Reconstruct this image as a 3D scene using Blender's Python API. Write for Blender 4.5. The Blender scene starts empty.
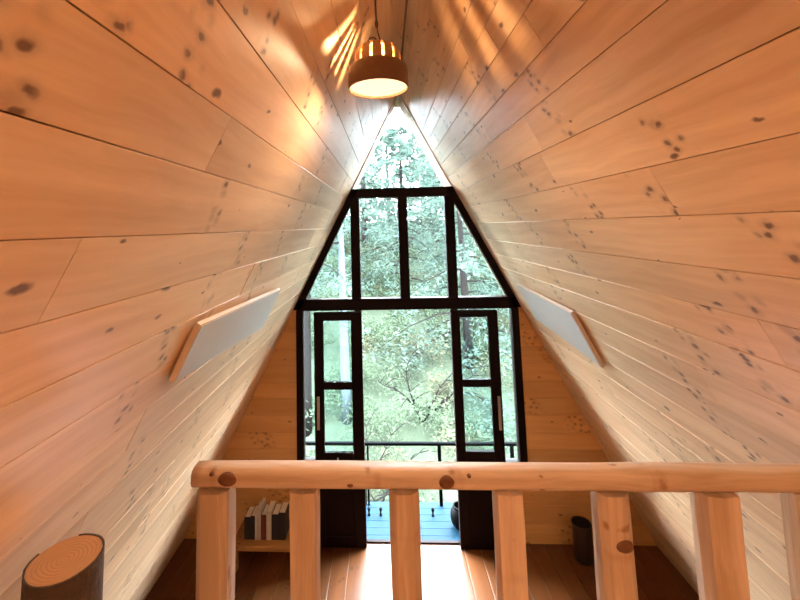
import bpy, bmesh, math, random
from mathutils import Vector, Matrix, noise

# ------------------------------------------------------------------ camera, world, light, exposure
scn = bpy.context.scene
C = scn.collection
rnd = random.Random(7)

H = 2.98                                   # eye height above the lower floor
YAW, PITCH, ROLL = -0.0503, 0.1007, -0.0242
cy_, sy_, cp_, sp_ = math.cos(YAW), math.sin(YAW), math.cos(PITCH), math.sin(PITCH)
fw = Vector((sy_ * cp_, cy_ * cp_, sp_))
rt = Vector((cy_, -sy_, 0))
up = rt.cross(fw)
r2 = rt * math.cos(ROLL) + up * math.sin(ROLL)
u2 = up * math.cos(ROLL) - rt * math.sin(ROLL)
cam_d = bpy.data.cameras.new('camera')
cam = bpy.data.objects.new('camera', cam_d)
C.objects.link(cam)
cam.matrix_world = Matrix(((r2.x, u2.x, -fw.x, -0.1716), (r2.y, u2.y, -fw.y, 0.0), (r2.z, u2.z, -fw.z, H), (0, 0, 0, 1)))
cam_d.sensor_width = 36.0
cam_d.lens = 18.0                          # 400 px focal length on an 800 px frame
cam_d.shift_x = (400 - 364.8) / 800
cam_d.shift_y = (186.5 - 300) / 800
cam_d.clip_start = 0.02
cam_d.clip_end = 300
scn.camera = cam

SKY = 86.0
LAMP_W = 13.0
ADDED_REAR_W = 33.0
wd = bpy.data.worlds.new('overcast_sky')
scn.world = wd
wd.use_nodes = True
nt = wd.node_tree
nt.nodes.clear()
wo = nt.nodes.new('ShaderNodeOutputWorld')
bg = nt.nodes.new('ShaderNodeBackground')
tc = nt.nodes.new('ShaderNodeTexCoord')
nz = nt.nodes.new('ShaderNodeTexNoise')
nz.inputs['Scale'].default_value = 2.2
nz.inputs['Detail'].default_value = 5
cr = nt.nodes.new('ShaderNodeValToRGB')
cr.color_ramp.elements[0].position = 0.35
cr.color_ramp.elements[0].color = (0.70, 0.87, 1.0, 1)
cr.color_ramp.elements[1].position = 0.62
cr.color_ramp.elements[1].color = (0.97, 0.99, 1.0, 1)
nt.links.new(tc.outputs['Generated'], nz.inputs['Vector'])
nt.links.new(nz.outputs['Fac'], cr.inputs['Fac'])
nt.links.new(cr.outputs['Color'], bg.inputs['Color'])
bg.inputs['Strength'].default_value = SKY
nt.links.new(bg.outputs[0], wo.inputs[0])

vs = scn.view_settings
vs.view_transform = 'Standard'
vs.look = 'None'
vs.gamma = 1.0
vs.use_curve_mapping = False
vs.exposure = 0.0

# ------------------------------------------------------------------ materials
def N(nt, t, **kw):
    n = nt.nodes.new(t)
    for k, v in kw.items():
        if k in n.inputs.keys():
            n.inputs[k].default_value = v
        else:
            setattr(n, k, v)
    return n

def new_mat(name):
    m = bpy.data.materials.new(name)
    m.use_nodes = True
    nt = m.node_tree
    b = nt.nodes['Principled BSDF']
    return m, nt, b

def plain(name, col, rough=0.5, metal=0.0, var=0.12, scale=30.0, bump=0.0, coat=0.0, spec=0.5):
    m, nt, b = new_mat(name)
    tc = N(nt, 'ShaderNodeTexCoord')
    nz = N(nt, 'ShaderNodeTexNoise', Scale=scale, Detail=4.0)
    nt.links.new(tc.outputs['Object'], nz.inputs['Vector'])
    mix = N(nt, 'ShaderNodeMix', data_type='RGBA')
    mix.inputs[6].default_value = tuple(c * (1 - var) for c in col) + (1,)
    mix.inputs[7].default_value = tuple(min(1, c * (1 + var)) for c in col) + (1,)
    nt.links.new(nz.outputs['Fac'], mix.inputs[0])
    nt.links.new(mix.outputs[2], b.inputs['Base Color'])
    b.inputs['Roughness'].default_value = rough
    b.inputs['Metallic'].default_value = metal
    b.inputs['Coat Weight'].default_value = coat
    if bump:
        bp = N(nt, 'ShaderNodeBump', Strength=bump, Distance=0.01)
        nt.links.new(nz.outputs['Fac'], bp.inputs['Height'])
        nt.links.new(bp.outputs[0], b.inputs['Normal'])
    b.inputs['Specular IOR Level'].default_value = spec
    return m

def wood(name, light, dark, knot, rough=0.4, knots=1.0, tone=0.12, whorl=1.15, coat=0.0, bump=0.05, grain=0.35):
    """Pine board: local X runs along the grain, local Y across it."""
    m, nt, b = new_mat(name)
    L = nt.links.new
    tc = N(nt, 'ShaderNodeTexCoord')
    oi = N(nt, 'ShaderNodeObjectInfo')
    off = N(nt, 'ShaderNodeVectorMath', operation='SCALE')
    cmb = N(nt, 'ShaderNodeCombineXYZ', X=37.0, Y=53.0, Z=91.0)
    L(cmb.outputs[0], off.inputs[0])
    L(oi.outputs['Random'], off.inputs['Scale'])
    add = N(nt, 'ShaderNodeVectorMath', operation='ADD')
    L(tc.outputs['Object'], add.inputs[0])
    L(off.outputs[0], add.inputs[1])
    # slow distortion of the grain
    dn = N(nt, 'ShaderNodeTexNoise', Scale=2.0, Detail=2.0)
    L(add.outputs[0], dn.inputs['Vector'])
    dsc = N(nt, 'ShaderNodeVectorMath', operation='SCALE', Scale=0.08)
    L(dn.outputs['Color'], dsc.inputs[0])
    dadd = N(nt, 'ShaderNodeVectorMath', operation='ADD')
    L(add.outputs[0], dadd.inputs[0])
    L(dsc.outputs[0], dadd.inputs[1])
    mp = N(nt, 'ShaderNodeMapping')
    mp.inputs['Scale'].default_value = (1.3, 26.0, 26.0)
    L(dadd.outputs[0], mp.inputs['Vector'])
    gn = N(nt, 'ShaderNodeTexNoise', Scale=1.0, Detail=5.0, Roughness=0.6)
    L(mp.outputs[0], gn.inputs['Vector'])
    mp2 = N(nt, 'ShaderNodeMapping')
    mp2.inputs['Scale'].default_value = (0.5, 5.0, 5.0)
    L(dadd.outputs[0], mp2.inputs['Vector'])
    gn2 = N(nt, 'ShaderNodeTexNoise', Scale=1.0, Detail=3.0)
    L(mp2.outputs[0], gn2.inputs['Vector'])
    gm = N(nt, 'ShaderNodeMath', operation='ADD')
    L(gn.outputs['Fac'], gm.inputs[0])
    L(gn2.outputs['Fac'], gm.inputs[1])
    gr = N(nt, 'ShaderNodeMapRange')
    gr.inputs['From Min'].default_value = 0.75
    gr.inputs['From Max'].default_value = 1.3
    L(gm.outputs[0], gr.inputs['Value'])
    gs = N(nt, 'ShaderNodeMath', operation='MULTIPLY')
    gs.inputs[1].default_value = grain * 2
    L(gr.outputs[0], gs.inputs[0])
    base = N(nt, 'ShaderNodeMix', data_type='RGBA')
    base.inputs[6].default_value = light + (1,)
    base.inputs[7].default_value = dark + (1,)
    L(gs.outputs[0], base.inputs[0])
    kn = N(nt, 'ShaderNodeTexNoise', Scale=30.0, Detail=2.0)
    L(add.outputs[0], kn.inputs['Vector'])
    ksc = N(nt, 'ShaderNodeVectorMath', operation='SCALE', Scale=0.022)
    L(kn.outputs['Color'], ksc.inputs[0])
    kadd = N(nt, 'ShaderNodeVectorMath', operation='ADD')
    L(add.outputs[0], kadd.inputs[0]); L(ksc.outputs[0], kadd.inputs[1])
    # knots: whorls at intervals along the board plus strays
    def vor(sx, sy, rnd_=1.0):
        mm = N(nt, 'ShaderNodeMapping')
        mm.inputs['Scale'].default_value = (sx, sy, 0.0)
        L(kadd.outputs[0], mm.inputs['Vector'])
        v = N(nt, 'ShaderNodeTexVoronoi', Scale=1.0, Randomness=rnd_)
        v.voronoi_dimensions = '2D'
        L(mm.outputs[0], v.inputs['Vector'])
        return v
    def rng(sock, a, b_, smooth=True):
        r = N(nt, 'ShaderNodeMapRange')
        r.interpolation_type = 'SMOOTHSTEP' if smooth else 'LINEAR'
        r.inputs['From Min'].default_value = a
        r.inputs['From Max'].default_value = b_
        r.inputs['To Min'].default_value = 1.0
        r.inputs['To Max'].default_value = 0.0
        L(sock, r.inputs['Value'])
        return r.outputs[0]
    def mul(a, b_):
        q = N(nt, 'ShaderNodeMath', operation='MULTIPLY')
        L(a, q.inputs[0])
        if isinstance(b_, float):
            q.inputs[1].default_value = b_
        else:
            L(b_, q.inputs[1])
        return q.outputs[0]
    # whorl bands along X, leaning a little across the board
    sx = N(nt, 'ShaderNodeSeparateXYZ')
    L(add.outputs[0], sx.inputs[0])
    lean = N(nt, 'ShaderNodeMath', operation='MULTIPLY_ADD')
    lean.inputs[1].default_value = 0.45
    L(sx.outputs['Y'], lean.inputs[0]); L(sx.outputs['X'], lean.inputs[2])
    wv = N(nt, 'ShaderNodeTexVoronoi', Scale=whorl, Randomness=0.9)
    wv.voronoi_dimensions = '1D'
    L(lean.outputs[0], wv.inputs['W'])
    band = rng(wv.outputs['Distance'], 0.022, 0.060)
    v1 = vor(17.0, 24.0)
    sep = N(nt, 'ShaderNodeSeparateColor')
    L(v1.outputs['Color'], sep.inputs[0])
    pick1 = N(nt, 'ShaderNodeMath', operation='GREATER_THAN')
    pick1.inputs[1].default_value = 0.35
    L(sep.outputs[0], pick1.inputs[0])
    k1 = mul(mul(rng(v1.outputs['Distance'], 0.10, 0.34), pick1.outputs[0]), band)
    v2 = vor(3.6, 7.5)
    sep2 = N(nt, 'ShaderNodeSeparateColor')
    L(v2.outputs['Color'], sep2.inputs[0])
    pick2 = N(nt, 'ShaderNodeMath', operation='GREATER_THAN')
    pick2.inputs[1].default_value = 0.50
    L(sep2.outputs[0], pick2.inputs[0])
    # stray knots of unequal size
    siz = N(nt, 'ShaderNodeMath', operation='MULTIPLY_ADD')
    siz.inputs[1].default_value = 0.09; siz.inputs[2].default_value = 0.02
    L(sep2.outputs[1], siz.inputs[0])
    dv = N(nt, 'ShaderNodeMath', operation='DIVIDE')
    L(v2.outputs['Distance'], dv.inputs[0]); L(siz.outputs[0], dv.inputs[1])
    k2 = mul(rng(dv.outputs[0], 0.35, 1.0), pick2.outputs[0])
    # soft brown halo round the whorls
    halo = mul(mul(rng(v1.outputs['Distance'], 0.1, 0.6), band), 0.38)
    mx = N(nt, 'ShaderNodeMath', operation='MAXIMUM')
    L(k1, mx.inputs[0]); L(k2, mx.inputs[1])
    mx2 = N(nt, 'ShaderNodeMath', operation='MAXIMUM')
    L(mx.outputs[0], mx2.inputs[0]); L(halo, mx2.inputs[1])
    ks = mul(mx2.outputs[0], 0.88 * knots)
    kmix = N(nt, 'ShaderNodeMix', data_type='RGBA')
    kmix.inputs[7].default_value = knot + (1,)
    L(ks, kmix.inputs[0])
    L(base.outputs[2], kmix.inputs[6])
    # board to board tone
    hsv = N(nt, 'ShaderNodeHueSaturation')
    tv = N(nt, 'ShaderNodeMapRange')
    tv.inputs['To Min'].default_value = 1 - tone
    tv.inputs['To Max'].default_value = 1 + tone
    L(oi.outputs['Random'], tv.inputs['Value'])
    L(tv.outputs[0], hsv.inputs['Value'])
    L(kmix.outputs[2], hsv.inputs['Color'])
    L(hsv.outputs[0], b.inputs['Base Color'])
    b.inputs['Roughness'].default_value = rough
    b.inputs['Coat Weight'].default_value = coat
    b.inputs['Coat Roughness'].default_value = 0.30
    bp = N(nt, 'ShaderNodeBump', Strength=bump, Distance=0.01)
    L(gm.outputs[0], bp.inputs['Height'])
    L(bp.outputs[0], b.inputs['Normal'])
    return m

def ring_mat(name, c1, c2, scale):
    m, nt, b = new_mat(name)
    tc = N(nt, 'ShaderNodeTexCoord')
    w = N(nt, 'ShaderNodeTexWave', wave_type='RINGS', rings_direction='Z', Scale=scale, Distortion=3.0, Detail=3.0)
    nt.links.new(tc.outputs['Object'], w.inputs['Vector'])
    nz = N(nt, 'ShaderNodeTexNoise', Scale=40.0, Detail=4.0)
    nt.links.new(tc.outputs['Object'], nz.inputs['Vector'])
    av = N(nt, 'ShaderNodeMath', operation='MULTIPLY')
    nt.links.new(w.outputs['Fac'], av.inputs[0]); nt.links.new(nz.outputs['Fac'], av.inputs[1])
    mix = N(nt, 'ShaderNodeMix', data_type='RGBA')
    mix.inputs[6].default_value = c2 + (1,); mix.inputs[7].default_value = c1 + (1,)
    nt.links.new(av.outputs[0], mix.inputs[0])
    nt.links.new(mix.outputs[2], b.inputs['Base Color'])
    b.inputs['Roughness'].default_value = 0.6
    return m

def emit(name, col, s):
    m, nt, b = new_mat(name)
    b.inputs['Base Color'].default_value = col + (1,)
    b.inputs['Emission Color'].default_value = col + (1,)
    b.inputs['Emission Strength'].default_value = s
    return m

def glass_mat(name):
    m, nt, b = new_mat(name)
    out = nt.nodes['Material Output']
    tr = N(nt, 'ShaderNodeBsdfTransparent')
    tr.inputs['Color'].default_value = (0.93, 0.975, 0.985, 1)
    gl = N(nt, 'ShaderNodeBsdfGlossy', Roughness=0.03)
    fr = N(nt, 'ShaderNodeFresnel', IOR=1.45)
    mx = N(nt, 'ShaderNodeMixShader')
    nt.links.new(fr.outputs[0], mx.inputs[0])
    nt.links.new(tr.outputs[0], mx.inputs[1])
    nt.links.new(gl.outputs[0], mx.inputs[2])
    nt.links.new(mx.outputs[0], out.inputs['Surface'])
    return m

def leaf_mat(name, c1, c2, trans=0.45):
    m, nt, b = new_mat(name)
    out = nt.nodes['Material Output']
    tc = N(nt, 'ShaderNodeTexCoord')
    nz = N(nt, 'ShaderNodeTexNoise', Scale=2.2, Detail=5.0, Roughness=0.7)
    nt.links.new(tc.outputs['Object'], nz.inputs['Vector'])
    rp = N(nt, 'ShaderNodeMapRange')
    rp.inputs['From Min'].default_value = 0.35
    rp.inputs['From Max'].default_value = 0.65
    nt.links.new(nz.outputs['Fac'], rp.inputs['Value'])
    mix = N(nt, 'ShaderNodeMix', data_type='RGBA')
    mix.inputs[6].default_value = c1 + (1,)
    mix.inputs[7].default_value = c2 + (1,)
    nt.links.new(rp.outputs[0], mix.inputs[0])
    d = N(nt, 'ShaderNodeBsdfDiffuse')
    t = N(nt, 'ShaderNodeBsdfTranslucent')
    nt.links.new(mix.outputs[2], d.inputs['Color'])
    nt.links.new(mix.outputs[2], t.inputs['Color'])
    ms = N(nt, 'ShaderNodeMixShader')
    ms.inputs[0].default_value = trans
    nt.links.new(d.outputs[0], ms.inputs[1])
    nt.links.new(t.outputs[0], ms.inputs[2])
    nt.links.new(ms.outputs[0], out.inputs['Surface'])
    return m

M = {
    'pine': wood('pine_board', (0.82, 0.58, 0.37), (0.60, 0.36, 0.185), (0.10, 0.030, 0.009), rough=0.40, tone=0.12, whorl=1.05, coat=0.30, grain=0.5),
    'pine_end': wood('pine_board_bounce_lit', (0.74, 0.41, 0.16), (0.58, 0.27, 0.085), (0.17, 0.06, 0.02), rough=0.45, tone=0.14, whorl=0.4, knots=0.8),  # deeper orange than the other pine, bounced light put into the colour
    'log': wood('peeled_log', (0.66, 0.49, 0.37), (0.42, 0.28, 0.18), (0.22, 0.08, 0.03), rough=0.5, tone=0.08, knots=0.8, whorl=2.2, bump=0.25, grain=0.75),
    'knot': ring_mat('knot_wood', (0.30, 0.12, 0.05), (0.07, 0.02, 0.008), 95.0),
    'floor': wood('floor_board', (0.12, 0.040, 0.011), (0.07, 0.022, 0.006), (0.025, 0.008, 0.003), rough=0.33, tone=0.18, coat=0.1, grain=0.45),
    'backing': plain('wood_backing', (0.20, 0.11, 0.05), 0.8),
    'black': plain('dark_frame_paint', (0.007, 0.0015, 0.0015), 0.55, var=0.25, spec=0.12),
    'glass': glass_mat('window_glass'),
    'steel': plain('brushed_steel', (0.62, 0.56, 0.52), 0.35, 0.9),
    'bin': plain('dark_bin_metal', (0.10, 0.075, 0.06), 0.32, 0.85),
    'bin_in': plain('bin_inside', (0.03, 0.02, 0.015), 0.6, 0.2),
    'heater': plain('heater_enamel', (0.52, 0.50, 0.51), 0.42, var=0.03),
    'heater_edge': plain('heater_lit_edge', (0.66, 0.52, 0.40), 0.45, var=0.06),  # tan puts warm light on the heater rims into their colour
    'bark': plain('dark_bark', (0.05, 0.028, 0.016), 0.9, var=0.6, scale=40, bump=0.8),
    'endgrain': ring_mat('sawn_end_grain', (0.50, 0.25, 0.09), (0.36, 0.16, 0.05), 34.0),
    'lamp': plain('lamp_brown', (0.13, 0.055, 0.022), 0.5, var=0.3, scale=50, bump=0.2),
    'rattan': plain('lamp_rib_wood', (0.34, 0.16, 0.055), 0.5, var=0.3, scale=60),
    'lamp_in': plain('lamp_inside', (0.80, 0.66, 0.45), 0.6),
    'cord': plain('lamp_cord', (0.06, 0.03, 0.018), 0.7),
    'diffuser': emit('lamp_diffuser', (1.0, 0.80, 0.50), 1.35),
    'deck': plain('blue_deck_paint', (0.0036, 0.0205, 0.037), 0.5, var=0.15, scale=5, spec=0.06),
    'railmetal': plain('rail_metal', (0.0008, 0.0015, 0.0021), 0.8, spec=0.03),
    'railpale': plain('rail_pale', (0.0210, 0.0231, 0.0210), 0.7, spec=0.1),
    'rubber': plain('black_rubber', (0.0007, 0.0010, 0.0015), 0.6, spec=0.05),
    'bench': wood('bench_board', (0.36, 0.16, 0.045), (0.22, 0.09, 0.025), (0.12, 0.04, 0.02), rough=0.45),
    'b_black': plain('book_black', (0.02, 0.015, 0.015), 0.6),
    'b_white': plain('book_white', (0.72, 0.66, 0.62), 0.6),
    'b_red': plain('book_red', (0.16, 0.03, 0.02), 0.6),
    'b_cream': plain('book_cream', (0.66, 0.58, 0.46), 0.6),
    'paper': plain('book_pages', (0.75, 0.70, 0.60), 0.8),
    'soil': plain('hillside_ground', (0.025, 0.034, 0.023), 0.95, var=0.45, scale=1.6, bump=0.4, spec=0.05),
    'trunk': plain('brown_trunk', (0.0042, 0.0036, 0.0034), 0.9, var=0.4, scale=14, bump=0.6, spec=0.05),
    'pale_trunk': plain('pale_trunk', (0.03, 0.036, 0.04), 0.8, var=0.2, scale=8, bump=0.3, spec=0.05),
    'leaf_a': leaf_mat('conifer_needles', (0.021, 0.032, 0.026), (0.051, 0.074, 0.059)),  # leaf tones kept close together, forest haze put into their colours
    'leaf_b': leaf_mat('fern_leaves', (0.028, 0.043, 0.028), (0.058, 0.079, 0.05)),
    'leaf_c': leaf_mat('dry_leaves', (0.042, 0.046, 0.029), (0.068, 0.072, 0.047)),
}

# ------------------------------------------------------------------ helpers
def link(name, me, mat=None, parent=None):
    o = bpy.data.objects.new(name, me)
    C.objects.link(o)
    if parent is not None:
        o.parent = parent
    if mat is not None and me is not None and not me.materials:
        me.materials.append(mat)
    return o

def tag(o, label=None, cat=None, group=None, kind=None):
    if label: o['label'] = label
    if cat: o['category'] = cat
    if group: o['group'] = group
    if kind: o['kind'] = kind
    return o

def empty(name, loc=(0, 0, 0), rz=0.0):
    o = bpy.data.objects.new(name, None)
    C.objects.link(o)
    o.location = loc
    o.rotation_euler = (0, 0, rz)
    return o

def mesh(name, vs, fs, smooth=False):
    me = bpy.data.meshes.new(name)
    me.from_pydata([tuple(v) for v in vs], [], fs)
    me.update()
    if smooth:
        for p in me.polygons: p.use_smooth = True
    return me

class MB:
    def __init__(self): self.v = []; self.f = []
    def add(self, vs, fs):
        o = len(self.v)
        self.v += [tuple(v) for v in vs]
        self.f += [tuple(i + o for i in f) for f in fs]
    def box(self, a, b, bev=0.0):
        (x0, y0, z0), (x1, y1, z1) = a, b
        if bev <= 0:
            self.add([(x0,y0,z0),(x1,y0,z0),(x1,y1,z0),(x0,y1,z0),(x0,y0,z1),(x1,y0,z1),(x1,y1,z1),(x0,y1,z1)],
                     [(3,2,1,0),(4,5,6,7),(0,1,5,4),(1,2,6,5),(2,3,7,6),(3,0,4,7)])
        else:
            bm = bmesh.new()
            bmesh.ops.create_cube(bm, size=1.0)
            for v in bm.verts:
                v.co = Vector(((x0+x1)/2 + v.co.x*(x1-x0), (y0+y1)/2 + v.co.y*(y1-y0), (z0+z1)/2 + v.co.z*(z1-z0)))
            bmesh.ops.bevel(bm, geom=bm.edges[:], offset=bev, segments=1, affect='EDGES', profile=0.5)
            bm.verts.index_update()
            self.add([v.co[:] for v in bm.verts], [[v.index for v in f.verts] for f in bm.faces])
            bm.free()
    def tube(self, pts, rad, seg=8, cap=True):
        pts = [Vector(p) for p in pts]
        n = len(pts)
        rads = rad if isinstance(rad, (list, tuple)) else [rad] * n
        o = len(self.v)
        for i, p in enumerate(pts):
            d = (pts[min(i+1, n-1)] - pts[max(i-1, 0)]).normalized()
            ref = Vector((0, 0, 1)) if abs(d.z) < 0.9 else Vector((1, 0, 0))
            a = d.cross(ref).normalized(); b = d.cross(a)
            for k in range(seg):
                t = 2*math.pi*k/seg
                self.v.append(tuple(p + (a*math.cos(t) + b*math.sin(t))*rads[i]))
        for i in range(n-1):
            for k in range(seg):
                k2 = (k+1) % seg
                self.f.append((o+i*seg+k, o+(i+1)*seg+k, o+(i+1)*seg+k2, o+i*seg+k2))
        if cap:
            self.f.append(tuple(o+k for k in range(seg)))
            self.f.append(tuple(o+(n-1)*seg+k for k in reversed(range(seg))))
    def lathe(self, prof, seg=32, c=(0, 0, 0), closed=False):
        o = len(self.v)
        for r, z in prof:
            for k in range(seg):
                t = 2*math.pi*k/seg
                self.v.append((c[0]+r*math.cos(t), c[1]+r*math.sin(t), c[2]+z))
        n = len(prof)
        for i in range(n if closed else n-1):
            j = (i+1) % n
            for k in range(seg):
                k2 = (k+1) % seg
                self.f.append((o+i*seg+k, o+i*seg+k2, o+j*seg+k2, o+j*seg+k))
    def disc(self, r, z, seg=32, c=(0, 0), flip=False):
        o = len(self.v)
        for k in range(seg):
            t = 2*math.pi*k/seg
            self.v.append((c[0]+r*math.cos(t), c[1]+r*math.sin(t), z))
        idx = list(range(o, o+seg))
        self.f.append(tuple(reversed(idx) if flip else idx))
    def build(self, name, mat, parent=None, smooth=False):
        return link(name, mesh(name, self.v, self.f, smooth), mat, parent)

def box_obj(name, a, b, mat, parent=None, bev=0.0, length_axis=None):
    """Box whose local X is its long axis, so that the grain runs along it."""
    c = Vector([(a[i]+b[i])/2 for i in range(3)])
    d = [abs(b[i]-a[i]) for i in range(3)]
    ax = length_axis if length_axis is not None else d.index(max(d))
    order = {0: (0, 1, 2), 1: (1, 2, 0), 2: (2, 0, 1)}[ax]
    dl = [d[order[0]], d[order[1]], d[order[2]]]
    mb = MB()
    mb.box([-q/2 for q in dl], [q/2 for q in dl], bev)
    o = mb.build(name, mat, parent)
    mat3 = Matrix.Identity(4)
    for col, axw in enumerate(order):
        for r in range(3): mat3[r][col] = 1.0 if r == axw else 0.0
    mat3.translation = c
    o.matrix_local = mat3
    return o

def board_mesh(L0, L1, w, t, ch=0.0011):
    """A board: length from L0 to L1 (top edge / bottom edge lengths may differ: each is an (x0, x1) pair), width w along Y, proud face +Z."""
    (a0, a1), (b0, b1) = L0, L1
    prof = [(-w/2, 0), (w/2, 0), (w/2, t-ch), (w/2-ch, t), (-w/2+ch, t), (-w/2, t-ch)]
    vs = []
    for e in (0, 1):
        for (y, z) in prof:
            f = y/w + 0.5
            x = (a0 + (b0-a0)*f) if e == 0 else (a1 + (b1-a1)*f)
            vs.append((x, y, z))
    fs = [tuple(reversed(range(6))), tuple(range(6, 12))]
    for i in range(6):
        j = (i+1) % 6
        fs.append((i, j, 6+j, 6+i))
    return mesh('board', vs, fs)

def place(o, origin, ex, ey, ez):
    o.matrix_local = Matrix(((ex[0], ey[0], ez[0], origin[0]), (ex[1], ey[1], ez[1], origin[1]), (ex[2], ey[2], ez[2], origin[2]), (0, 0, 0, 1)))

# ------------------------------------------------------------------ the A-frame shell
ZA, K = 4.40, 0.506
NK = math.sqrt(1 + K*K)
Y0, Y1 = -2.3, 4.12
def rx(z): return K*(ZA - z)               # half width of the room at height z

def roof_wall(name, side, bounds, label):
    s = side
    down = Vector((s*K, 0, -1))/NK
    inn = Vector((-s, 0, -K))/NK           # inward normal
    ex = Vector((0, 1, 0))
    # ex x ey = ez must point inward
    ey = down
    if ex.cross(ey).dot(inn) < 0: ex = -ex
    apex = Vector((0, 0, ZA))
    t = 0.018
    # backing slab behind the boards, its eave lengthened to keep sky glare off the ridge
    mb = MB()
    S1 = (ZA + 0.25)*NK
    ya, yb = Y0-0.1, Y1+0.58
    c = []
    for off in (-t-0.001, -t-0.12):
        for (yy, ss) in ((ya, 0.0), (yb, 0.0), (yb, S1), (ya, S1)):
            c.append(apex + down*ss + inn*off + Vector((0, yy, 0)))
    mb.add(c, [(0,1,2,3),(7,6,5,4),(0,4,5,1),(1,5,6,2),(2,6,7,3),(3,7,4,0)])
    w = mb.build(name, M['backing'])
    tag(w, label, 'wall', kind='structure')
    for i in range(len(bounds)-1):
        s0, s1 = bounds[i], bounds[i+1]
        wd_ = s1 - s0 - 0.0025
        cuts = [Y0]
        yy = Y0 + rnd.uniform(0.6, 2.6)
        while yy < Y1 - 0.7:
            cuts.append(yy)
            yy += rnd.uniform(2.2, 3.4)
        cuts.append(Y1)
        for j in range(len(cuts)-1):
            y0, y1 = cuts[j], cuts[j+1]
            ln = y1 - y0 - 0.002
            me = board_mesh((-ln/2, ln/2), (-ln/2, ln/2), wd_, t)
            o = link('plank', me, M['pine'], w)
            org = apex + down*((s0+s1)/2) + inn*(-t + rnd.uniform(-0.0012, 0.0012)) + Vector((0, (y0+y1)/2, 0))
            tilt = rnd.uniform(-0.006, 0.006)
            e2 = (ey*math.cos(tilt) + inn*math.sin(tilt)).normalized()
            place(o, org, ex, e2, ex.cross(e2))
    return w

def spread(first, last_s, step):
    b = list(first)
    while b[-1] < last_s - 0.05:
        b.append(b[-1] + step*rnd.uniform(0.95, 1.05))
    b[-1] = last_s
    return b
SEND = ZA*NK
bR = spread([0.012, 0.12, 0.235, 0.37, 0.508, 0.63, 0.756, 0.902, 1.045, 1.226, 1.41, 1.58, 1.756, 1.91, 2.06], SEND, 0.165)
bL = spread([0.012, 0.11, 0.25, 0.41, 0.57, 0.74, 0.91, 1.085, 1.26, 1.42, 1.60, 1.77], SEND, 0.168)
wall_left = roof_wall('wall_left', -1, bL, 'sloping pine plank wall on the left with a knotty honey finish')
wall_right = roof_wall('wall_right', 1, bR, 'sloping pine plank wall on the right with dark knots')

# flat ridge strip
zc = 4.384
ceil = box_obj('ceiling', (-0.02, Y0, zc+0.006), (0.02, Y1+0.58, zc+0.02), M['backing'])
tag(ceil, 'narrow flat pine strip along the ridge', 'ceiling', kind='structure')
for (a, b) in ((Y0, 0.2), (0.2, 2.9), (2.9, Y1)):
    o = box_obj('plank', (-0.012, a+0.001, zc), (0.012, b-0.001, zc+0.006), M['pine'], None, 0.002, 1)
    mw = o.matrix_local.copy()
    o.parent = ceil
    o.matrix_parent_inverse = ceil.matrix_local.inverted()

# lower floor
fl = MB()
fl.box((-2.35, Y0-0.1, -0.12), (2.35, Y1+0.021, -0.021))
floor = tag(fl.build('floor', M['backing']), 'brown plank floor below the loft, shiny near the doorway', 'floor', kind='structure')
x = -2.24
while x < 2.22:
    w_ = 0.15
    y = Y0
    nxt = Y0 + rnd.uniform(0.8, 2.5)
    while y < Y1 - 0.01:
        e = min(nxt, Y1)
        if Y1 - e < 0.5: e = Y1
        ln = e - y - 0.002
        me = board_mesh((-ln/2, ln/2), (-ln/2, ln/2), w_-0.0025, 0.02, 0.002)
        o = link('plank', me, M['floor'], floor)
        place(o, (x + w_/2, (y+e)/2, -0.02), Vector((0, -1, 0)), Vector((1, 0, 0)), Vector((0, 0, 1)))
        y = e
        nxt = e + rnd.uniform(1.6, 2.6)
    x += w_

# loft floor with its edge beam
ZL = 1.50
lf = MB()
lf.box((-rx(ZL-0.16)+0.02, Y0, ZL-0.16), (rx(ZL-0.16)-0.02, 1.30, ZL-0.021))
loft = tag(lf.build('floor_loft', M['backing']), 'loft floor of pine boards behind the log railing', 'floor', kind='structure')
x = -1.44
while x < 1.40:
    me = board_mesh((-1.8, 1.8), (-1.8, 1.8), 0.1575, 0.02, 0.002)
    o = link('plank', me, M['pine'], loft)
    place(o, (x+0.08, -0.46, ZL-0.02), Vector((0, -1, 0)), Vector((1, 0, 0)), Vector((0, 0, 1)))
    x += 0.16
bm_ = box_obj('trim_1', (-rx(ZL-0.2)+0.03, 1.30, ZL-0.20), (rx(ZL-0.2)-0.03, 1.37, ZL), M['log'], None, 0.006)
tag(bm_, 'pine edge beam along the front of the loft', 'beam', kind='structure')

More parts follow.
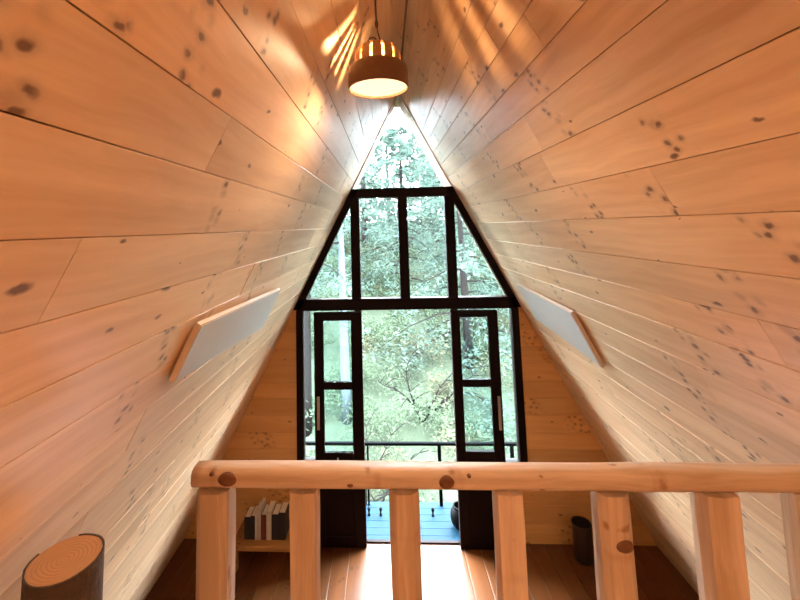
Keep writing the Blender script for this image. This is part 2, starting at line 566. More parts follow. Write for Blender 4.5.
# gable walls ------------------------------------------------------
def gable_rows(parent, yface, facing, zs, xin, mat, t=0.018):
    """Horizontal boards between the roof slope and the inner half width xin(z0, z1); facing -1 looks toward the camera."""
    for i in range(len(zs)-1):
        z0, z1 = zs[i], zs[i+1]
        zm = (z0+z1)/2
        xi = xin(zm)
        sides = ((-1, xi), (1, xi)) if xi is not None else ((0, 0),)
        for (sd, xi_) in sides:
            # local +Y is up: index 0 edge = lower edge, so widths at z0 and z1
            if sd == 0:
                lo, hi = (-rx(z0)-0.01, rx(z0)+0.01), (-rx(z1)-0.01, rx(z1)+0.01)
            elif sd > 0:
                lo, hi = (xi_, rx(z0)+0.01), (xi_, rx(z1)+0.01)
            else:
                lo, hi = (-rx(z0)-0.01, -xi_), (-rx(z1)-0.01, -xi_)
            if max(lo[1]-lo[0], hi[1]-hi[0]) < 0.03: continue
            cx = (lo[0]+lo[1])/2
            if facing < 0:
                me = board_mesh((lo[0]-cx, lo[1]-cx), (hi[0]-cx, hi[1]-cx), z1-z0-0.0025, t)
                ex, ey, ez = Vector((1,0,0)), Vector((0,0,1)), Vector((0,-1,0))
            else:
                me = board_mesh((cx-lo[1], cx-lo[0]), (cx-hi[1], cx-hi[0]), z1-z0-0.0025, t)
                ex, ey, ez = Vector((-1,0,0)), Vector((0,0,1)), Vector((0,1,0))
            o = link('plank', me, mat, parent)
            place(o, (cx, yface - facing*t, zm), ex, ey, ez)

zs = [0.0]
while zs[-1] < 2.10: zs.append(zs[-1] + 0.152*rnd.uniform(0.97, 1.03))
zs[-1] = 2.16
SILL = 0.675
zs_lo = [0.0, 0.165, 0.335, 0.505, SILL]
zs_hi = [SILL, 0.83, 0.98, 1.14, 1.30, 1.455, 1.62, 1.78, 1.94, 2.10, 2.17]
gb = MB()
for s in (-1, 1):
    # backing behind the boards, cut round the glazing
    pts = [(s*0.50, -0.12), (s*(rx(0)+0.10), -0.12), (s*rx(SILL), SILL), (s*0.50, SILL)]
    pts2 = [(s*1.105, SILL), (s*rx(SILL), SILL), (s*rx(2.17), 2.17), (s*1.105, 2.17)]
    for pp in (pts, pts2):
        vs_ = [(px, Y1+0.02, pz) for px, pz in pp] + [(px, Y1+0.14, pz) for px, pz in pp]
        fs_ = [(0,1,2,3), (7,6,5,4)] + [(i, 4+i, 4+(i+1) % 4, (i+1) % 4) for i in range(4)]
        gb.add(vs_, fs_)
wall_front = tag(gb.build('wall_front', M['backing']), 'gable wall of horizontal pine planks in a bounce-lit orange beside the glazing', 'wall', kind='structure')
gable_rows(wall_front, Y1, -1, zs_lo, lambda z: 0.50, M['pine_end'])
gable_rows(wall_front, Y1, -1, zs_hi, lambda z: 1.105, M['pine_end'])

bk = MB()
bk.add([(-rx(0)-.1, Y0-0.02, 0), (rx(0)+.1, Y0-0.02, 0), (0, Y0-0.02, ZA+.1), (-rx(0)-.1, Y0-0.12, 0), (rx(0)+.1, Y0-0.12, 0), (0, Y0-0.12, ZA+.1)],
       [(0,1,2), (5,4,3), (0,3,4,1), (1,4,5,2), (2,5,3,0)])
wall_back = tag(bk.build('wall_back', M['backing']), 'gable wall of pine planks behind the loft', 'wall', kind='structure')
zb = [0.0]
while zb[-1] < 4.2: zb.append(zb[-1] + 0.17)
gable_rows(wall_back, Y0, 1, zb, lambda z: None, M['pine'])

# ------------------------------------------------------------------ glazing frame
YF = 4.10
win = tag(empty('window_1', (0, YF, 0)), 'tall black framed gable window of panes filling the A-frame end', 'window', kind='structure')
def wpart(name, a, b, mat='black', bev=0.004):
    a = (a[0], a[1]-YF, a[2]); b = (b[0], b[1]-YF, b[2])
    return box_obj(name, a, b, M[mat], win, bev)
T1b, T1t = 3.276, 3.372
T2b, T2t = 2.150, 2.262
wpart('transom', (-rx(T1t)+0.0, YF, T1b), (rx(T1t)-0.0, YF+0.09, T1t))
wpart('transom', (-rx(T2t)-0.02, YF, T2b), (rx(T2t)+0.02, YF+0.09, T2t))
for (a, b) in ((-0.535, -0.442), (-0.046, 0.050), (0.430, 0.526)):
    wpart('mullion', (a, YF+0.002, T2t-0.002), (b, YF+0.085, T1b+0.002))
for s in (-1, 1):
    a, b = sorted((s*1.035, s*1.105))
    wpart('jamb', (a, YF, SILL), (b, YF+0.09, T2b+0.002))
    a, b = sorted((s*0.445, s*0.515))
    wpart('jamb', (a, YF+0.004, 0.02), (b, YF+0.09, T2b+0.002))
    a, b = sorted((s*0.515, s*1.105))
    wpart('sill', (a, YF-0.012, SILL-0.02), (b, YF+0.09, SILL+0.045))
    # raking members under the roof, from the lower transom to the upper one
    mb = MB()
    z0, z1, th = T2b+0.01, T1t, 0.075
    q = [(s*rx(z0), 0, z0), (s*rx(z1), 0, z1), (s*(rx(z1)-th), 0, z1), (s*(rx(z0)-th), 0, z0)]
    q2 = [(px, 0.088, pz) for px, _, pz in q]
    mb.add(q+q2, [(0,1,2,3),(7,6,5,4)] + [(i, 4+i, 4+(i+1) % 4, (i+1) % 4) for i in range(4)])
    mb.build('raking_rail', M['black'], win)
    # slim edge bead round the top triangle
    mb = MB()
    z0, z1, th = T1t-0.002, zc, 0.012
    q = [(s*rx(z0), 0.02, z0), (s*rx(z1), 0.02, z1), (s*(rx(z1)-th), 0.02, z1), (s*(rx(z0)-th), 0.02, z0)]
    q2 = [(px, 0.06, pz) for px, _, pz in q]
    mb.add(q+q2, [(0,1,2,3),(7,6,5,4)] + [(i, 4+i, 4+(i+1) % 4, (i+1) % 4) for i in range(4)])
    mb.build('glazing_bead', M['heater_edge'], win)
wpart('threshold', (-0.515, YF, 0.001), (0.515, YF+0.032, 0.014), bev=0.002)
def pane(pts, y=0.045):
    mb = MB()
    n = len(pts)
    mb.add([(px, y, pz) for px, pz in pts] + [(px, y+0.006, pz) for px, pz in pts],
           [tuple(range(n)), tuple(reversed(range(n, 2*n)))] + [(i, n+i, n+(i+1) % n, (i+1) % n) for i in range(n)])
    return mb.build('pane', M['glass'], win)
pane([(-rx(T1t)+.01, T1t-.005), (rx(T1t)-.01, T1t-.005), (0.012, zc-.002), (-0.012, zc-.002)])
pane([(-0.446, T2t-.004), (-0.042, T2t-.004), (-0.042, T1b+.004), (-0.446, T1b+.004)])
pane([(0.046, T2t-.004), (0.434, T2t-.004), (0.434, T1b+.004), (0.046, T1b+.004)])
for s in (-1, 1):
    pane([(s*0.53, T2t-.004), (s*(rx(T2t)-.02), T2t-.004), (s*(rx(T1b)-.02), T1b-.02), (s*0.53, T1b-.02)])
    pane([(s*0.51, SILL+.04), (s*1.04, SILL+.04), (s*1.04, T2b+.004), (s*0.51, T2b+.004)])

# sliding doors
def door(name, x0, x1, gx0, gx1, gz, handle_x, label):
    YD, YB = 4.030, 4.075
    d = tag(empty(name, ((x0+x1)/2, (YD+YB)/2, 0)), label, 'door', kind='structure')
    ox, oy = (x0+x1)/2, (YD+YB)/2
    def part(nm, a, b, mat='black', bev=0.003, parent=d):
        a = (a[0]-ox, a[1]-oy, a[2]); b = (b[0]-ox, b[1]-oy, b[2])
        return box_obj(nm, a, b, M[mat], parent, bev)
    zt = 2.146
    part('stile', (x0, YD, 0.008), (gx0, YB, zt))
    part('stile', (gx1, YD, 0.008), (x1, YB, zt))
    part('rail', (gx0, YD+.001, gz[3]), (gx1, YB-.001, zt))
    part('rail', (gx0, YD+.001, gz[1]), (gx1, YB-.001, gz[2]))
    part('rail', (gx0, YD+.001, gz[0]-0.10), (gx1, YB-.001, gz[0]))
    part('kick_panel', (gx0, YD+.006, 0.10), (gx1, YB-.006, gz[0]-0.10))
    part('rail', (gx0, YD+.001, 0.008), (gx1, YB-.001, 0.10))
    for (a, b) in ((gz[0], gz[1]), (gz[2], gz[3])):
        part('pane', (gx0-.004, YD+.018, a-.004), (gx1+.004, YD+.024, b+.004), 'glass', 0)
    mb = MB()
    za, zb_ = 1.06, 1.365
    mb.box((handle_x-.013-ox, YD-.032-oy, za), (handle_x+.013-ox, YD-.020-oy, zb_), 0.004)
    hd = mb.build('handle', M['steel'], d)
    for z in (za+.03, zb_-.03):
        m2 = MB()
        m2.tube([(handle_x-ox, YD-.022-oy, z), (handle_x-ox, YD+.002-oy, z)], 0.007, 8)
        m2.build('standoff', M['steel'], hd)
    return d, part
d1, p1 = door('door_1', -0.912, -0.438, -0.821, -0.546, (0.840, 1.416, 1.486, 2.066), -0.872, 'left black sliding door with two glass panes and a steel bar handle')
p1('glint_latch', (-0.86, 4.022, 0.768), (-0.58, 4.030, 0.774), 'steel', 0)  # pale reflection on the door, put in as a thin steel bar
p1('glint_latch', (-0.70, 4.018, 0.768), (-0.685, 4.030, 0.800), 'steel', 0)  # peak of the same reflection, put in as a short stub
d2, p2 = door('door_2', 0.430, 0.879, 0.517, 0.784, (0.857, 1.436, 1.505, 2.086), 0.842, 'right black sliding door with two glass panes and a steel bar handle')
p2('glint_latch', (0.845, 4.018, 0.78), (0.86, 4.030, 0.84), 'black', 0)  # this one is the door's own latch

# ------------------------------------------------------------------ balcony outside
ZD = -0.10
dk = tag(empty('balcony_deck', (0, 4.5, ZD)), 'wet blue balcony deck outside the open doorway', 'deck')
for i in range(7):
    y0 = 4.150 + i*0.098
    o = box_obj('board', (-1.7, y0-4.5, -0.03), (1.7, y0+0.0965-4.5, 0.0), M['deck'], dk, 0.0015)
for xx in (-1.2, 0.0, 1.2):
    box_obj('joist', (xx-.03, 4.22-4.5, -0.18), (xx+.03, 4.80-4.5, -0.03), M['backing'], dk)
br = tag(empty('balcony_railing', (0, 4.79, ZD)), 'slim dark metal balcony railing outside the doors', 'railing')
box_obj('top_bar', (-1.7, -0.02, 0.625), (1.7, 0.02, 0.655), M['railmetal'], br, 0.004)
box_obj('lower_bar', (-1.7, -0.008, 0.435), (1.7, 0.008, 0.45), M['railmetal'], br, 0.002)
for xx in (-1.25, -0.452, 0.350, 1.15):
    w_ = 0.018 if xx > 0 else 0.010
    box_obj('post', (xx-w_, -0.018, 0.0), (xx+w_, 0.018, 0.63), M['railmetal'], br, 0.003)
box_obj('post', (-0.492, -0.01, 0.0), (-0.474, 0.01, 0.44), M['railpale'], br, 0.003)
pegl = ['small black peg on the blue deck beside the left door', 'small black peg on the blue deck left of the middle railing post', 'small black peg on the blue deck below the balcony post']
for (px, py), lb in zip(((-0.444, 4.62), (-0.318, 4.62), (0.238, 4.62)), pegl):
    mb = MB()
    mb.lathe([(0.0, 0), (0.016, 0), (0.012, 0.012), (0.007, 0.03), (0.011, 0.045), (0.018, 0.06), (0.014, 0.075), (0.0, 0.08)], 12)
    o = mb.build('deck_peg', M['rubber'], smooth=True)
    o.location = (px, py, ZD)
    tag(o, lb, 'peg', 'pegs on the deck')
pot = empty('garden_pot', (0.50, 4.47, ZD))
tag(pot, 'round black pot on the deck half hidden behind the right door', 'pot')
mb = MB()
mb.lathe([(0.0, 0.0), (0.055, 0.0), (0.085, 0.04), (0.098, 0.09), (0.095, 0.14), (0.075, 0.18), (0.062, 0.19), (0.055, 0.185), (0.07, 0.15), (0.0, 0.14)], 24)
mb.build('body', M['rubber'], pot, True)
mb = MB()
mb.lathe([(0.058, 0.188), (0.068, 0.192), (0.068, 0.204), (0.056, 0.206)], 24, closed=True)
mb.build('rim', M['rubber'], pot, True)

# ------------------------------------------------------------------ log railing of the loft
YR = 1.30
lr = tag(empty('loft_railing', (0, YR, ZL)), 'peeled log railing across the edge of the loft', 'railing')
def log_mesh(L, ry, rz, seg=14, n=28, seed=0, flat=0.55, amp=0.05):
    vs, fs = [], []
    for i in range(n+1):
        x = -L/2 + L*i/n
        e = 1.0
        if i in (0, n): e = 0.97
        for k in range(seg):
            t = 2*math.pi*k/seg
            c, s = math.cos(t), math.sin(t)
            p = 2.0 + flat*2.2                      # squared-off section
            rr = (abs(c)**p + abs(s)**p)**(-1/p)
            f = 1 + amp*noise.noise(Vector((x*3.1+seed*7.3, c*0.8, s*0.8))) * 1.6
            vs.append((x, c*ry*rr*f*e, s*rz*rr*f*e))
    for i in range(n):
        for k in range(seg):
            k2 = (k+1) % seg
            fs.append((i*seg+k, i*seg+k2, (i+1)*seg+k2, (i+1)*seg+k))
    fs.append(tuple(reversed(range(seg))))
    fs.append(tuple(n*seg+k for k in range(seg)))
    return mesh('log', vs, fs)
xa, xb = -0.785, 1.085
me = log_mesh(xb-xa, 0.037, 0.0285, 16, 48, 1, 0.5, 0.05)
rail = link('top_rail', me, M['log'], lr)
rail.location = ((xa+xb)/2, 0, 2.2285-ZL)
for p in me.polygons: p.use_smooth = len(p.vertices) == 4
def knot_disc(xw, zrel, r, sy=0.8):
    mb = MB()
    mb.lathe([(r, -0.006), (r*0.96, 0.001), (r*0.7, 0.004), (r*0.35, 0.0025), (0.0, 0.003)], 18)
    o = mb.build('knot', M['knot'], rail, True)
    o.matrix_local = Matrix.Translation((xw-(xa+xb)/2, -0.0360, zrel)) @ Matrix.Rotation(math.radians(90), 4, 'X') @ Matrix.Scale(sy, 4, Vector((0, 1, 0)))
    o['label'] = 'dark brown knot'
knot_disc(-0.672, 0.003, 0.030, 0.66)
knot_disc(-0.016, 0.000, 0.0235, 0.80)
knot_disc(-0.72, 0.018, 0.008, 0.7)
knot_disc(-0.300, -0.010, 0.010, 0.45)
knot_disc(0.05, 0.018, 0.006, 0.8)
posts = [(-0.719, .050, .052), (-0.443, .045, .046), (-0.141, .044, .046), (0.165, .042, .046), (0.462, .048, .046), (0.757, .052, .046), (1.005, .045, .046)]
for i, (px, hx, hy) in enumerate(posts):
    hgt = 2.197 - ZL
    me = log_mesh(hgt, hy, hx, 8 if i % 2 else 12, 12, 10+i, 0.9 if i % 2 else 0.75, 0.06)
    o = link('post', me, M['log'], lr)
    # local X -> up
    o.matrix_local = Matrix(((0, 0, 1, px), (0, 1, 0, 0), (-1, 0, 0, hgt/2), (0, 0, 0, 1))) if False else Matrix(((0, 0, 1, px), (0, -1, 0, 0), (1, 0, 0, hgt/2), (0, 0, 0, 1)))
    if i in (4,):
        mb = MB()
        mb.lathe([(0.026, -0.006), (0.024, 0.002), (0.014, 0.005), (0.0, 0.003)], 16)
        kk = mb.build('knot', M['knot'], o, True)
        kk.matrix_local = Matrix.Translation((0.22, 0.044, 0.01)) @ Matrix.Rotation(math.radians(-90), 4, 'X') @ Matrix.Scale(0.7, 4, Vector((1, 0, 0)))
        kk['label'] = 'dark brown knot'

# stub of bark-covered log by the left wall
lp = tag(empty('log_post', (-0.988, 1.035, ZL)), 'bark-covered log post with a sawn top against the left wall', 'log')
seg, hh, R_ = 40, 2.178-ZL, 0.079
vs_, fs_ = [], []
nl = 8
for i in range(nl+1):
    for k in range(seg):
        t = 2*math.pi*k/seg
        r = R_*(1.04 + 0.045*noise.noise(Vector((math.cos(t)*1.5, math.sin(t)*1.5, i*0.15))) + 0.012*noise.noise(Vector((math.cos(t)*7, math.sin(t)*7, i*0.4))))
        vs_.append((r*math.cos(t), r*math.sin(t), hh*i/nl))
for i in range(nl):
    for k in range(seg):
        k2 = (k+1) % seg
        fs_.append((i*seg+k, i*seg+k2, (i+1)*seg+k2, (i+1)*seg+k))
fs_.append(tuple(reversed(range(seg))))
# bark rim rising a touch above the sawn face, broken on the wall side
link('bark', mesh('bark', vs_, fs_, False), M['bark'], lp)
mb = MB()
top = [(vs_[nl*seg+k][0]*0.95, vs_[nl*seg+k][1]*0.95) for k in range(seg)]
mb.add([(x_, y_, hh-0.004) for x_, y_ in top] + [(x_*0.985, y_*0.985, hh+0.004) for x_, y_ in top] + [(0, 0, hh+0.003)],
       [(k, (k+1) % seg, seg+(k+1) % seg, seg+k) for k in range(seg)] + [(seg+k, seg+(k+1) % seg, 2*seg) for k in range(seg)])
mb.build('sawn_face', M['endgrain'], lp)
mb = MB()
for k in range(seg):
    a = 360*k/seg
    if 100 < a < 165: continue                 # chipped gap
    k2 = (k+1) % seg
    o_, n_ = vs_[nl*seg+k], vs_[nl*seg+k2]
    z0, z1 = hh-0.006, hh+0.005
    mb.add([(o_[0]*.95, o_[1]*.95, z0), (o_[0]*1.0, o_[1]*1.0, z0), (n_[0]*1.0, n_[1]*1.0, z0), (n_[0]*.95, n_[1]*.95, z0),
            (o_[0]*.95, o_[1]*.95, z1), (o_[0]*1.0, o_[1]*1.0, z1), (n_[0]*1.0, n_[1]*1.0, z1), (n_[0]*.95, n_[1]*.95, z1)],
           [(3,2,1,0),(4,5,6,7),(0,1,5,4),(1,2,6,5),(2,3,7,6),(3,0,4,7)])
mb.build('bark_rim', M['bark'], lp)

# ------------------------------------------------------------------ heater panels on the slopes
def heater(name, s, corners, off, label):
    """corners as (y, slope distance) on the wall: near-top, far-top, far-bottom, near-bottom."""
    down = Vector((s*K, 0, -1))/NK
    inn = Vector((-s, 0, -K))/NK
    P = [Vector((0, 0, ZA)) + down*sd + Vector((0, yy, 0)) for yy, sd in corners]
    c = sum(P, Vector())/4
    h = tag(empty(name, c), label, 'heater', 'wall heaters')
    def slab(nm, pts, a, b, mat):
        mb = MB()
        n = 4
        vs = [p - c + inn*a for p in pts] + [p - c + inn*b for p in pts]
        fs = [(0,1,2,3), (7,6,5,4)] + [(i, 4+i, 4+(i+1) % 4, (i+1) % 4) for i in range(4)]
        mb.add(vs, fs)
        o = mb.build(nm, M[mat], h)
        bm = bmesh.new(); bm.from_mesh(o.data); bmesh.ops.recalc_face_normals(bm, faces=bm.faces[:]); bm.to_mesh(o.data); bm.free()
        return o
    def inset(pts, d):
        cc = sum(pts, Vector())/4
        ax = (pts[1]-pts[0]).normalized(); ay = (pts[3]-pts[0]).normalized()
        return [pts[0]+(ax+ay)*d, pts[1]+(-ax+ay)*d, pts[2]+(-ax-ay)*d, pts[3]+(ax-ay)*d]
    slab('back_plate', inset(P, 0.03), 0.0, off, 'heater_edge')
    slab('frame', P, off, off+0.020, 'heater_edge')
    slab('face', inset(P, 0.006), off+0.018, off+0.0225, 'heater')
    return h
heater('wall_heater', -1, [(1.46, 1.955), (2.68, 2.02), (2.70, 2.30), (1.47, 2.185)], 0.014, 'flat white heater panel on the left sloping wall')
heater('wall_heater', 1, [(2.63, 2.205), (3.62, 2.165), (3.62, 2.50), (2.65, 2.585)], 0.014, 'flat white heater panel on the right sloping wall')

# ------------------------------------------------------------------ pendant lamps
def pendant(loc, top_z, label, watts):
    x0, y0, z0 = loc
    L = tag(empty('pendant_lamp', loc), label, 'lamp', 'pendant lamps along the ridge')
    # drum
    mb = MB()
    prof = [(0.127, 0.0), (0.1285, 0.01), (0.1265, 0.072), (0.123, 0.090), (0.114, 0.101), (0.098, 0.105), (0.092, 0.103), (0.108, 0.096), (0.117, 0.085), (0.1215, 0.065), (0.1235, 0.01), (0.122, 0.0)]
    mb.lathe(prof, 48, closed=True)
    mb.build('drum', M['lamp'], L, True)
    mb = MB()
    mb.lathe([(0.121, 0.012), (0.08, 0.013), (0.0, 0.0135)], 48)
    mb.build('diffuser', M['diffuser'], L, True)
    # ribbed cage
    nr = 12
    cage = [(0.093, 0.100), (0.094, 0.135), (0.090, 0.158), (0.078, 0.176), (0.055, 0.188), (0.030, 0.193)]
    for k in range(nr):
        t = 2*math.pi*k/nr
        hw = math.pi/nr*0.74
        mb = MB()
        vs, fs = [], []
        for (r, z) in cage:
            for (dr, dt) in ((0.004, -hw), (0.004, hw), (-0.003, hw), (-0.003, -hw)):
                rr = r + dr
                vs.append((rr*math.cos(t+dt), rr*math.sin(t+dt), z + (dr if z > 0.16 else 0)))
        n = len(cage)
        for i in range(n-1):
            for q in range(4):
                q2 = (q+1) % 4
                fs.append((i*4+q, i*4+q2, (i+1)*4+q2, (i+1)*4+q))
        fs.append((3, 2, 1, 0)); fs.append(tuple((n-1)*4+q for q in range(4)))
        mb.add(vs, fs)
        mb.build('rib', M['rattan'], L)
    mb = MB()
    mb.lathe([(0.093, 0.098), (0.100, 0.100), (0.100, 0.106), (0.093, 0.108)], 40, closed=True)
    mb.build('band', M['rattan'], L, True)
    mb = MB()
    mb.lathe([(0.0, 0.190), (0.048, 0.187), (0.050, 0.193), (0.030, 0.200), (0.0, 0.202)], 24)
    mb.build('cap', M['lamp'], L, True)
    # frosted inner glass seen between the ribs
    mb = MB()
    pts = [(-0.020 + 0.020*math.cos(a), 0.0, 0.205 + 0.026*math.sin(a)) for a in [math.pi*i/10 - 0.2 for i in range(13)]]
    mb.tube(pts, 0.0032, 8)
    mb.build('loop', M['cord'], L, True)
    hz = top_z - z0
    mb = MB()
    mb.tube([(0.010, 0, 0.198), (0.012, 0, 0.22), (0.005, 0, 0.25), (0.0, 0, 0.285)], 0.0035, 8)
    mb.tube([(0.0, 0, 0.275), (0.0, 0, 0.29), (0.0, 0, 0.305)], [0.006, 0.0085, 0.006], 10)
    mb.tube([(0.0, 0, 0.30), (-0.003, 0, (0.3+hz)/2), (-0.004, 0, hz)], 0.0045, 8)
    mb.build('cord', M['cord'], L, True)
    mb = MB()
    mb.lathe([(0.0, hz-0.03), (0.014, hz-0.028), (0.022, hz-0.008), (0.022, hz+0.012), (0.0, hz+0.012)], 18)
    mb.build('ceiling_hook', M['cord'], L, True)
    # bulb: one light under the diffuser glass, one that glows through the ribs
    ld = bpy.data.lights.new('lamp_light', 'AREA')
    ld.shape = 'DISK'; ld.size = 0.22; ld.energy = watts; ld.color = (1.0, 0.63, 0.34)
    lo = bpy.data.objects.new('lamp_light', ld); C.objects.link(lo); lo.parent = L
    lo.location = (0, 0, 0.009)
    pd = bpy.data.lights.new('bulb_light', 'POINT')
    pd.energy = watts*1.8; pd.color = (1.0, 0.62, 0.30); pd.shadow_soft_size = 0.016
    po = bpy.data.objects.new('bulb_light', pd); C.objects.link(po); po.parent = L
    po.location = (0, 0, 0.115)
    return L
pendant((-0.187, 1.65, 3.560), ZA-0.187/K-0.004, 'brown pendant lamp with a ribbed crown glowing cream underneath', LAMP_W)
pendant((0.30, -0.55, 3.380), ZA-0.30/K-0.004, 'added brown pendant lamp, unseen behind the camera, brightening the near walls', ADDED_REAR_W)  # extra lamp out of view, added to brighten the near walls

# ------------------------------------------------------------------ things on the lower floor
bench = tag(empty('low_bench', (-1.15, 3.90, 0)), 'low wooden bench under the left gable wall', 'bench')
box_obj('seat', (-0.47, -0.15, 0.17), (0.20, 0.18, 0.215), M['bench'], bench, 0.004)
for (lx, ly) in ((-0.44, -0.12), (-0.44, 0.13), (0.16, -0.12), (0.16, 0.13)):
    box_obj('leg', (lx-.025, ly-.025, 0.0), (lx+.025, ly+.025, 0.17), M['bench'], bench, 0.003)
def book(x0, w, h, d, mat, label, lean=0.0, kind='book'):
    b = tag(empty('book', (x0+w/2, 3.90, 0.216)), label, 'book', 'books on the low bench')
    mb = MB()
    mb.box((-w/2, -d/2, 0), (-w/2+.003, d/2, h)); mb.box((w/2-.003, -d/2, 0), (w/2, d/2, h)); mb.box((-w/2, -d/2, 0), (w/2, -d/2+.004, h))
    mb.build('cover', M[mat], b)
    mb = MB(); mb.box((-w/2+.003, -d/2+.004, .004), (w/2-.003, d/2-.005, h-.005)); mb.build('pages', M['paper'], b)
    b.rotation_euler = (0, lean, 0)
    return b
book(-1.525, 0.055, 0.185, 0.15, 'b_black', 'thick black book at the left end of the row on the bench')
book(-1.468, 0.040, 0.195, 0.15, 'b_black', 'black book second from the left on the bench')
book(-1.426, 0.026, 0.225, 0.16, 'b_white', 'white book rising above the black ones on the bench')
book(-1.396, 0.022, 0.260, 0.16, 'b_white', 'tallest white book of the row on the bench')
book(-1.372, 0.048, 0.205, 0.15, 'b_red', 'dark red book between the white and cream books')
book(-1.322, 0.046, 0.235, 0.16, 'b_cream', 'cream book right of the dark red one')
book(-1.274, 0.060, 0.210, 0.15, 'b_black', 'black book right of the cream one on the bench')
book(-1.212, 0.060, 0.225, 0.15, 'b_black', 'thick black book at the right end of the row on the bench')

wb = tag(empty('waste_bin', (1.495, 3.955, 0)), 'dark metal cylindrical waste bin standing by the right gable wall', 'bin')
mb = MB()
mb.lathe([(0.0, 0.004), (0.072, 0.004), (0.076, 0.0), (0.080, 0.01), (0.080, 0.30)], 36)
mb.build('body', M['bin'], wb, True)
mb = MB()
mb.lathe([(0.078, 0.30), (0.076, 0.02), (0.0, 0.018)], 36)
mb.build('lining', M['bin_in'], wb, True)
mb = MB()
mb.lathe([(0.077, 0.298), (0.083, 0.298), (0.083, 0.306), (0.077, 0.306)], 36, closed=True)
mb.build('rim', M['bin'], wb, True)

# ------------------------------------------------------------------ hillside and forest beyond the balcony
def ground_z(x, y):
    t = max(0.0, y - 5.2)
    base = -3.2 + 0.06*t + 0.44*min(9.5, max(0, t-2.5))
    return base + 0.5*noise.noise(Vector((x*0.25, y*0.25, 3.1))) + 0.16*noise.noise(Vector((x*0.9, y*0.9, 7.7)))
vs_, fs_ = [], []
nx, ny = 60, 50
for j in range(ny+1):
    for i in range(nx+1):
        x = -26 + 52*i/nx
        y = 5.0 + 41*(j/ny)**1.25
        vs_.append((x, y, ground_z(x, y)))
for j in range(ny):
    for i in range(nx):
        a = j*(nx+1)+i
        fs_.append((a, a+1, a+nx+2, a+nx+1))
g = link('ground', mesh('ground', vs_, fs_, True), M['soil'])
tag(g, 'steep mossy hillside beyond the balcony', 'ground', kind='structure')

def leaf_cluster(mb, c, rad, n, size, r, droop=0.0, flat=0.6):
    for _ in range(n):
        d = Vector((r.gauss(0, 1), r.gauss(0, 1), r.gauss(0, flat)))
        d = d.normalized()*rad*r.random()**0.5
        p = c + Vector((d.x, d.y, d.z - droop*d.length))
        a = Vector((r.uniform(-1, 1), r.uniform(-1, 1), r.uniform(-.6, .6))).normalized()
        b = a.cross(Vector((r.uniform(-1, 1), r.uniform(-1, 1), r.uniform(-1, 1)))).normalized()
        s = size*r.uniform(0.6, 1.3)
        mb.add([p-a*s, p-b*s*0.32, p+a*s, p+b*s*0.32], [(0, 1, 2, 3)])

def conifer(x, y, h, label, seed, r0=0.16, first=0.15, trunk='trunk', leaf='leaf_a', spread=2.2, nb=34, density=46, lsize=0.085, group='conifers on the hillside'):
    r = random.Random(seed)
    z = ground_z(x, y) - 0.1
    t = tag(empty('conifer', (x, y, z)), label, 'tree', group)
    mb = MB()
    lean = Vector((r.uniform(-.03, .03), r.uniform(-.03, .03), 0))
    pts = [Vector((0, 0, 0)) + lean*(h*i/8) + Vector((0, 0, h*i/8)) for i in range(9)]
    mb.tube(pts, [r0*(1-0.9*i/8)+0.01 for i in range(9)], 10)
    mb.build('trunk', M[trunk], t, True)
    bb, fo = MB(), MB()
    for i in range(nb):
        f = first + (1-first)*(i+0.5)/nb
        zz = h*f
        ln = spread*(1-f)**0.7*r.uniform(0.6, 1.15) + 0.25
        an = r.uniform(0, 2*math.pi)
        d = Vector((math.cos(an), math.sin(an), 0))
        o = lean*zz + Vector((0, 0, zz))
        p = [o + d*ln*q + Vector((0, 0, 0.10*ln*q - 0.42*ln*q*q)) for q in (0, .33, .66, 1.0)]
        bb.tube(p, [0.032, 0.022, 0.013, 0.004], 5, False)
        for q in (0.3, 0.5, 0.7, 0.9, 1.0):
            c = o + d*ln*q + Vector((0, 0, 0.10*ln*q - 0.42*ln*q*q))
            leaf_cluster(fo, c + Vector((0, 0, -0.08)), 0.20*ln*0.7+0.12, int(density*(0.5+0.5*q)), lsize, r, 0.4, 0.45)
    bb.build('branches', M['trunk'], t)
    tag(fo.build('foliage', M[leaf], t), kind='stuff')
    return t

conifer(-1.27, 10.3, 8.6, 'tall pale-trunked tree seen through the left panes', 3, 0.125, 0.50, 'pale_trunk', spread=1.7, nb=18, density=30)
conifer(-2.22, 10.0, 8.0, 'brown-trunked conifer nearest the left edge of the window', 5, 0.14, 0.38, spread=1.6, nb=20, density=34)
conifer(2.1, 12.0, 7.0, 'conifer with drooping boughs behind the right panes', 8, 0.13, 0.12, spread=2.6, nb=36)
conifer(0.45, 15.0, 6.6, 'tall conifer in the middle of the view', 9, 0.14, 0.12, spread=2.8, nb=40)
conifer(4.1, 14.0, 8.0, 'conifer at the right edge of the hillside view', 10, 0.16, 0.12, spread=2.6, nb=36)
conifer(-3.3, 14.0, 9.0, 'conifer up the slope at the far left', 11, 0.17, 0.12, spread=2.6, nb=36)
conifer(-1.1, 17.5, 7.2, 'narrow conifer behind the middle of the slope', 16, 0.14, 0.1, spread=2.4, nb=40)
conifer(2.2, 19.5, 7.4, 'distant conifer up the slope right of the middle', 12, 0.18, 0.1, spread=3.0, nb=40, lsize=0.11)
conifer(-3.6, 20.0, 7.6, 'distant conifer up the slope left of the middle', 13, 0.18, 0.1, spread=3.0, nb=40, lsize=0.11)
conifer(5.8, 21.0, 8.0, 'distant conifer at the upper right of the slope', 14, 0.18, 0.1, spread=3.2, nb=36, lsize=0.11)
conifer(-7.0, 21.0, 8.0, 'distant conifer at the upper left of the slope', 15, 0.18, 0.1, spread=3.2, nb=36, lsize=0.11)
conifer(0.0, 25.0, 7.6, 'furthest conifer on the crest behind the middle tree', 17, 0.18, 0.08, spread=3.4, nb=40, lsize=0.13)
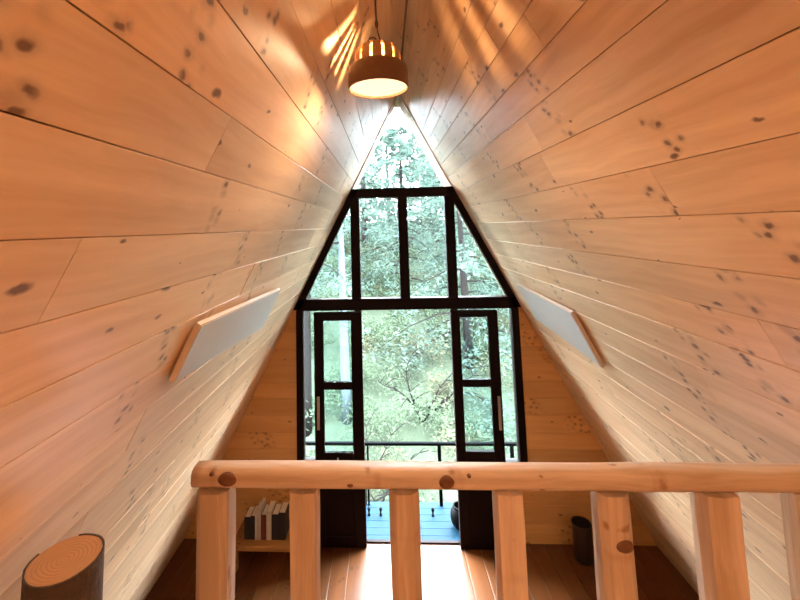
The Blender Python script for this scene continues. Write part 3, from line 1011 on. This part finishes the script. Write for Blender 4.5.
conifer(4.6, 27.0, 7.0, 'furthest conifer on the crest to the right', 18, 0.18, 0.08, spread=3.4, nb=40, lsize=0.13)

conifer(-2.2, 24.0, 7.8, 'furthest conifer on the crest to the left', 19, 0.18, 0.08, spread=3.4, nb=40, lsize=0.13)
conifer(2.0, 23.5, 7.2, 'conifer on the crest between the middle and right trees', 20, 0.18, 0.08, spread=3.2, nb=40, lsize=0.12)

# undergrowth: tangled leafy growth over the whole slope
r = random.Random(77)
ug = {'leaf_b': MB(), 'leaf_a': MB(), 'leaf_c': MB()}
for j in range(18):
    y = 6.4 + j*0.80 + 0.025*j*j
    half = 0.46*y
    n = 9 + j//3
    for i in range(n):
        x = -half + 2*half*(i + r.uniform(0.1, 0.9))/n - 0.2
        yy = y + r.uniform(-0.35, 0.35)
        z = ground_z(x, yy)
        mb = ug[r.choice(('leaf_b', 'leaf_b', 'leaf_b', 'leaf_a', 'leaf_c'))]
        for k in range(8):
            an = r.uniform(0, 6.283); rr = r.uniform(0, 0.8)
            leaf_cluster(mb, Vector((x+rr*math.cos(an), yy+rr*math.sin(an), z+r.uniform(0.1, 0.6))), 0.42, 120, 0.042+0.002*j, r, 0.0, 0.7)
und = empty('undergrowth', (0, 8, ground_z(0, 8)))
tag(und, 'tangled pale green undergrowth of leaves covering the hillside', 'undergrowth', kind='stuff')
for nm, key in (('fern_leaves', 'leaf_b'), ('needle_leaves', 'leaf_a'), ('dry_leaves', 'leaf_c')):
    o = ug[key].build(nm, M[key], und)
    o.location = -und.location
    tag(o, kind='stuff')

# bare twiggy shrub in front of the slope
def twig_shrub(x, y, h, seed, label):
    r = random.Random(seed)
    t = tag(empty('bare_shrub', (x, y, ground_z(x, y)-0.05)), label, 'shrub')
    for k in range(5):
        mb = MB()
        p = Vector((0, 0, 0)); d = Vector((r.uniform(-.7, .7), r.uniform(-.4, .4), 1)).normalized()
        pts = [p.copy()]
        for i in range(7):
            d = (d + Vector((r.uniform(-.35, .35), r.uniform(-.3, .3), r.uniform(-.25, .1)))).normalized()
            p = p + d*h/7
            pts.append(p.copy())
        mb.tube(pts, [0.032*(1-i/8.5) for i in range(8)], 6)
        for i in range(2, 8):
            for q in range(2):
                e = (d + Vector((r.uniform(-1, 1), r.uniform(-.7, .7), r.uniform(-.5, .3)))).normalized()
                b = pts[i]
                ln = h*r.uniform(0.15, 0.35)
                mb.tube([b, b+e*ln*0.5, b+e*ln+Vector((0, 0, -0.15*ln))], [0.012, 0.008, 0.002], 5, False)
        mb.build('stem', M['trunk'], t)
twig_shrub(-0.75, 8.2, 1.9, 4, 'bare twiggy shrub on the slope beside the left door edge')
twig_shrub(0.55, 10.2, 2.0, 6, 'bare twiggy shrub further up the slope right of the middle')
